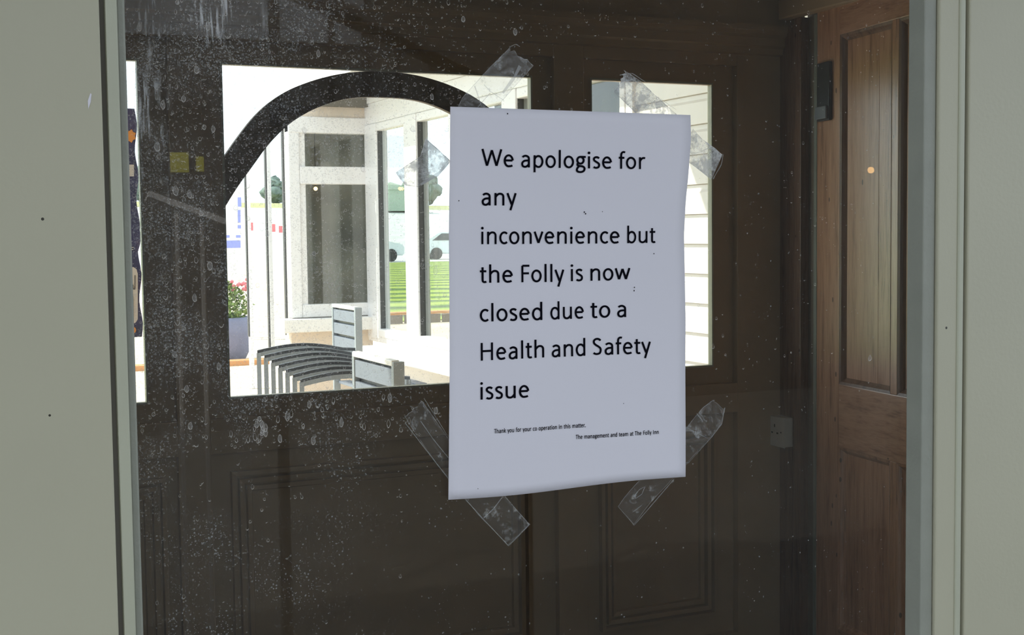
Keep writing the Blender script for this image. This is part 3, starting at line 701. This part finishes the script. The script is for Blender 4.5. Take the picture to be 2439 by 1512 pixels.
# ---------------- planter
pt = empty('planter', (3.12, 14.0, 0), label='large slate-blue round planter with a leafy shrub on the terrace', cat='planter')
bm = bmesh.new(); lathe(bm, [(.23, 0), (.29, .12), (.32, .28), (.31, .42), (.29, .46), (.26, .46), (.25, .40)], 28); link('pot', bm, M['pot'], pt, True)
bm = bmesh.new()
for k in range(900):
    a, r, z = random.uniform(0, 6.28), .34*math.sqrt(random.random()), random.random(); r *= math.sin(math.pi*(.25+.7*z)); p = Vector((r*math.cos(a), r*math.sin(a), .44+.40*z))
    n = Vector((random.gauss(0, 1), random.gauss(0, 1), random.gauss(0, 1))).normalized(); u = n.orthogonal().normalized()*.03; v = n.cross(u)
    bm.faces.new([bm.verts.new(q) for q in (p+u, p+v*.6, p-u, p-v*.6)])
o = link('foliage', bm, M['bush'], pt); o['kind'] = 'stuff'
bm = bmesh.new()
for k in range(14):
    bmesh.ops.create_icosphere(bm, subdivisions=1, radius=.022, matrix=Matrix.Translation((.18+random.uniform(-.1, .08), -.1+random.uniform(-.1, .1), .80+random.uniform(-.06, .06))))
o = link('blossom', bm, M['red'], pt); o['kind'] = 'stuff'

# ---------------- banner seen through the narrow left window
YN = 4.3
def nz(x, y): p = on_y(x, y, YN); return p.x, p.z
x0, zt_ = nz(296, 258); x1, zb_ = nz(338, 802); x0 -= .32
bn_ = empty('hanging_banner', ((x0+x1)/2, YN, 0), label='dark navy printed banner on a stand seen through the narrow left window', cat='banner')
ox = (x0+x1)/2
bm = bmesh.new(); prof = []
for k in range(33):
    z = zb_+(zt_-zb_)*k/32; e = .0045*math.sin(k*.9)+(.006 if k in (13, 14) else 0); prof.append((x1-ox+e, z))
prism(bm, [(x0-ox, zb_)]+prof+[(x0-ox, zt_)], 0, .006); link('cloth', bm, M['navy'], bn_)
def patch(name, mat, pts, dy=.002):
    bm = bmesh.new(); prism(bm, [(nz(*p)[0]-ox, nz(*p)[1]) for p in pts], -dy, .001); return link(name, bm, mat, bn_)
circ = lambda cx, cy, r, n=10, star=0: [(cx+r*(1+star*(k % 2))*math.cos(6.283*k/n), cy+r*1.1*(1+star*(k % 2))*math.sin(6.283*k/n)) for k in range(n)]
patch('flower_print', M['orange'], circ(310, 324, 11, 14, .35))
patch('label_print', M['pale'], [(290, 392), (319, 392), (319, 420), (290, 420)])
patch('white_panel', M['pale'], [(286, 636), (318, 636), (325, 641), (328, 652), (328, 760), (323, 768), (314, 772), (286, 772)])
patch('black_print', M['black'], [(309, 706), (317, 706), (318, 754), (310, 756)], .004)
patch('box_print', M['black'], [(310, 687), (322, 687), (322, 689), (310, 689)], .004); patch('box_print', M['black'], [(320.5, 655), (322, 655), (322, 689), (320.5, 689)], .004)
patch('ring_print', M['orange'], circ(317, 786, 7, 14)); patch('ring_centre', M['navy'], circ(317, 786, 2, 8), .004)
for a in ([(311, 588), (313, 588), (313, 600), (311, 600)], [(313, 588), (318, 588), (318, 590), (313, 590)], [(313, 593), (317, 593), (317, 595), (313, 595)], [(311, 678), (313, 678), (313, 686), (311, 686)], [(315, 678), (317, 678), (317, 686), (315, 686)]): patch('letter_print', M['pale'] if a[0][1] < 600 else M['black'], a, .004)
for x in (x0-ox+.03, x1-ox-.10): box('stand_leg', M['timber'], bn_, x, x+.02, .01, .03, 0, zt_-.02)
box('top_bar', M['timber'], bn_, x0-ox, x1-ox-.02, .008, .026, zt_-.03, zt_-.01)
box('low_wall', M['white2'], None, -.6, 1.25, 8.0, 8.25, 0, .62, label='low pale wall across the terrace beyond the narrow left window', cat='wall')

# ---------------- white board with blue print, far left of the arched window
def far(px, py, Y): return on_y(px, py, Y)
a = far(520, 440, 17); b = far(578, 640, 17)
sb = empty('sign_board', ((a.x+b.x)/2, 17, 0), label='white board with blue print beyond the terrace planter', cat='sign')
sx = (a.x+b.x)/2
box('panel', M['white'], sb, a.x-sx-.35, b.x-sx, 0, .03, .75, a.z+.05)
for q in ((566, 470, 575, 492), (566, 500, 573, 530), (566, 536, 574, 544), (536, 560, 547, 566), (562, 560, 573, 566), (536, 573, 573, 590)):
    c = far(q[0], q[1], 17); d = far(q[2], q[3], 17); box('blue_print', M['blue'], sb, c.x-sx, d.x-sx, -.004, .001, d.z, c.z)
for x in (a.x-sx-.30, b.x-sx-.06): box('post', M['white'], sb, x, x+.05, .03, .08, 0, a.z)
# flags
fl = empty('red_flag_line', (5.0, 19, 0), label='line of small red flags strung between two thin posts beyond the screen', cat='flags')
bm = bmesh.new()
c0, c1 = far(586, 528, 19), far(682, 534, 19); tube(bm, [(c0.x-5, 0, c0.z), ((c0.x+c1.x)/2-5, 0, c0.z-.03), (c1.x-5, 0, c1.z)], .006, 6); link('cord', bm, M['white'], fl)
for q in ((591, 530, 603, 549), (645, 533, 656, 552), (664, 538, 673, 554)):
    c = far(q[0], q[1], 19); d = far(q[2], q[3], 19); box('flag', M['red'], fl, c.x-5, d.x-5, -.004, .004, d.z, c.z)
for c in (c0, c1):
    bm = bmesh.new(); tube(bm, [(c.x-5, 0, 0), (c.x-5, 0, c.z+.05)], .012, 8); link('post', bm, M['white'], fl)

# ---------------- ground, field, trees, cars
box('terrace', M['terrace'], None, -2, 60, 3.26, 60, -.12, 0, kind='structure')
box('lawn', M['lawn'], None, -90, -2.0, 9, 60, -.12, .0, kind='structure')
bm = bmesh.new(); lp = [(6.2, 18.7), (40, 18.7), (90, 60), (18.6, 60)]
A = [bm.verts.new((x, y, -.02)) for x, y in lp]; B = [bm.verts.new((x, y, .02)) for x, y in lp]; bm.faces.new(A); bm.faces.new(B)
for k in range(4): bm.faces.new((A[k], A[(k+1) % 4], B[(k+1) % 4], B[k]))
tag(link('lawn', bm, M['mown'], None), kind='structure')
tb = empty('timber_edging', (9.5, 18.4, 0), label='low timber and terracotta edging along the near side of the mown lawn', cat='edging')
for k in range(24): box('board', M['bark'], tb, -3.3+k*.3, -3.04+k*.3, -.04, .0, 0, .13)
box('capping', M['kerb'], tb, -3.3, 3.9, -.06, .10, .13, .17)
box('gravel_road', M['road'], None, -200, 120, 60, 110, -.12, 0, kind='structure')
box('terrace_edging', M['kerb'], None, .9, 4.4, 13.30, 13.50, 0, .05, label='terracotta kerb along the terrace in front of the planter', cat='kerb')
bm = bmesh.new(); g = []
for j in range(7):
    Y = (108, 122, 136, 150, 160, 174, 204)[j]; row = []
    for i in range(31):
        X = -220+i*12; z = (0, 1.4, 3.0, 4.0, 4.8, 5.8, 6.4)[j]*(1+.06*math.sin(i*.7)); row.append(bm.verts.new((X, Y, z-.05)))
    g.append(row)
for j in range(6):
    for i in range(30): bm.faces.new((g[j][i], g[j][i+1], g[j+1][i+1], g[j+1][i]))
fo = tag(link('field', bm, [M['road'], M['field']], None, True), kind='structure')
for k, p in enumerate(fo.data.polygons): p.material_index = 1 if k//30 >= 4 else 0
protos = []
for k in range(4):
    bm = bmesh.new(); hh = (8, 10, 7, 9)[k]; ww = (3.4, 2.4, 4.2, 3.0)[k]
    for q in range(7):
        z = hh*(.25+.65*q/7)+random.uniform(-.4, .4); r = ww*(.62-.42*abs(q/6-.35))
        bmesh.ops.create_icosphere(bm, subdivisions=3, radius=r, matrix=Matrix.Translation((random.uniform(-1, 1)*ww*.3, random.uniform(-1, 1)*ww*.2, z)))
    for v in bm.verts: v.co += Vector((noise.noise(v.co*1.3), noise.noise(v.co*1.3+Vector((9, 0, 0))), noise.noise(v.co*2.6)))*.75+v.co.normalized()*noise.noise(v.co*3)*.25
    me = bpy.data.meshes.new('crown'); [setattr(f, 'smooth', True) for f in bm.faces]; bm.to_mesh(me); bm.free(); me.materials.append(M['leaf'])
    bm = bmesh.new(); tube(bm, [(0, 0, -1), (0, 0, hh*.5)], [.3, .15], 7); mt = bpy.data.meshes.new('trunk'); bm.to_mesh(mt); bm.free(); mt.materials.append(M['bark'])
    protos.append((me, mt))
for i in range(30):
    X = 8+i*3.5+random.uniform(-.6, .6); Y = 186+(i % 3)*7+random.uniform(-1, 1)
    t = empty('tree', (X, Y, 5.9), random.uniform(0, 6), label='dark green tree in the belt along the top of the far field', cat='tree', group='trees along the far field')
    me, mt = protos[i % 4]
    for n_, mm in (('crown', me), ('trunk', mt)): o = bpy.data.objects.new(n_, mm); col.objects.link(o); o.parent = t
    s = random.uniform(.8, 1.15); t.scale = (s*.85, s*.8, s*random.uniform(.55, .80))
def car(loc, rz, label):
    t = empty('car', loc, rz, label=label, cat='car', group='cars parked beyond the lawn')
    bm = bmesh.new(); prism(bm, [(-2.1, .3), (2.1, .3), (2.15, .75), (1.9, .9), (1.1, .98), (.55, 1.42), (-1.1, 1.46), (-1.75, 1.0), (-2.1, .92)], -.85, .85); bmesh.ops.bevel(bm, geom=bm.edges[:], offset=.06, segments=2, affect='EDGES'); link('body', bm, M['car'], t)
    bm = bmesh.new(); prism(bm, [(.95, 1.0), (.5, 1.36), (-1.0, 1.39), (-1.5, 1.02)], -.87, .87); link('side_windows', bm, M['carglass'], t)
    for x in (-1.3, 1.3):
        for y in (-.8, .8):
            bm = bmesh.new(); tube(bm, [(x, y-.1, .32), (x, y+.1, .32)], .32, 16); link('wheel', bm, M['tyre'], t)
car((21.0, 63, 0), .25, 'white car parked beyond the mown lawn, left of the other one')
car((27.5, 66, 0), -.2, 'white car parked beyond the mown lawn, right of the other one')
bn = empty('barn', (55, 156, 4.3), label='pale green shed on the far field below the trees', cat='shed')
box('wall', M['shed'], bn, -3, 3, -3, 3, 0, 2.6)
bm = bmesh.new(); prism(bm, [(-3.2, 2.6), (3.2, 2.6), (0, 3.5)], -3.2, 3.2); link('roof', bm, M['shed'], bn)

# ================================================================ BEHIND THE PHOTOGRAPHER (seen mirrored in the pane)
box('yard', M['paving'], None, -6, 8, -9, .90, -.10, 0, kind='structure')
box('wall_rear', M['brick'], None, -6, 8, -7.2, -7.0, 0, 3.4, kind='structure')
box('sky_reflection_band', M['upper'], None, -6, 3.0, -7.26, -6.96, 2.62, 3.6, kind='structure')  # added pale band, stands in for sky mirrored at the pane's upper left
box('shade_canopy', M['rafter'], None, -3, 5, -1.0, .98, 2.52, 2.60, label='unseen boarded canopy added over the photographer to shade the door front', cat='roof')  # added out of view, its depth set by the light wanted on the front
pg = empty('timber_pergola', (0, -1.6, 0), label='dark timber pergola frame behind the photographer', cat='pergola')
YV = 2*YG+1.6
def vp(x, y, Y=YV): p = on_y(x, y, Y); return Vector((p.x, 0, p.z))
def beam(name, a, b, r, mat, par, n=4):
    bm = bmesh.new(); tube(bm, [a, b], r, n); return link(name, bm, mat, par)
beam('rafter', vp(640, -54), vp(1250, 232), .030, M['timber'], pg)
for x, y0 in ((650, -48), (1245, 230)): beam('post', vp(x, y0), Vector((vp(x, y0).x, 0, 0)), .018, M['timber'], pg)
beam('lower_rail', vp(650, 262), vp(1245, 262), .012, M['timber'], pg)
for x, y0 in ((790, 20), (874, 56), (950, 93), (1030, 130)): beam('baluster', vp(x, y0), vp(x, 262), .016 if x == 874 else .011, M['timber'], pg)
hr = empty('handrail', (0, -2.2, 0), label='pale sloping handrail with balusters behind the photographer', cat='railing')
YV2 = 2*YG+2.2
beam('rail', vp(350, 468, YV2), vp(535, 535, YV2), .020, M['lightrail'], hr)
for x in (420, 480): beam('baluster', vp(x, 485+(x-385)*.33, YV2), Vector((vp(x, 500, YV2).x, 0, 0)), .007, M['lightrail'], hr)
ys = empty('yellow_sign', (0, -6.9, 0), label='small square yellow sign on the rear wall', cat='sign')
YV3 = 2*YG+6.9; a = vp(408, 362, YV3); b = vp(452, 410, YV3); box('plate', M['yellow'], ys, a.x, b.x, -.05, -.02, b.z, a.z)
a = vp(470, 372, YV3); b = vp(488, 408, YV3); box('plate', M['yellow'], ys, a.x, b.x, -.05, -.02, b.z, a.z)

# lit bulbs: one on the rear wall (mirrored over the pine door), two inside the corner room
def emit(name, c, k):
    t = NT(name); return t.surf(t.n('ShaderNodeEmission', {0: (*c, 1), 1: k}))
em = emit('lit_bulb', (1, .55, .2), 9)
def bulb(loc, r_, label, rod):
    t = empty('lamp', loc, label=label, cat='lamp')
    bm = bmesh.new(); bmesh.ops.create_icosphere(bm, subdivisions=2, radius=r_); link('bulb', bm, em, t, True)
    bm = bmesh.new(); tube(bm, [(0, 0, 0), rod], r_*.25, 8); link('stem', bm, M['timber'], t)
p = on_y(2075, 405, YV3); bulb((p.x, -6.9, p.z), .028, 'small warm bulb on the rear wall, mirrored over the pine door', (0, -.1, 0))
bulb((2.69, 9.02, 1.635), .014, 'small warm bulb hanging inside the corner window', (0, 0, .6))

# little paint chip on the left frame board
bm = bmesh.new(); bm.faces.new([bm.verts.new((p.x, -.0003, p.z)) for p in [on_y(x, y, .9005) for x, y in ((215, 222), (218, 224), (216, 243), (210, 260), (209, 240))]])
o = link('paint_chip', bm, M['paper'], d1); o.location = (0, .9005-YG, 0)
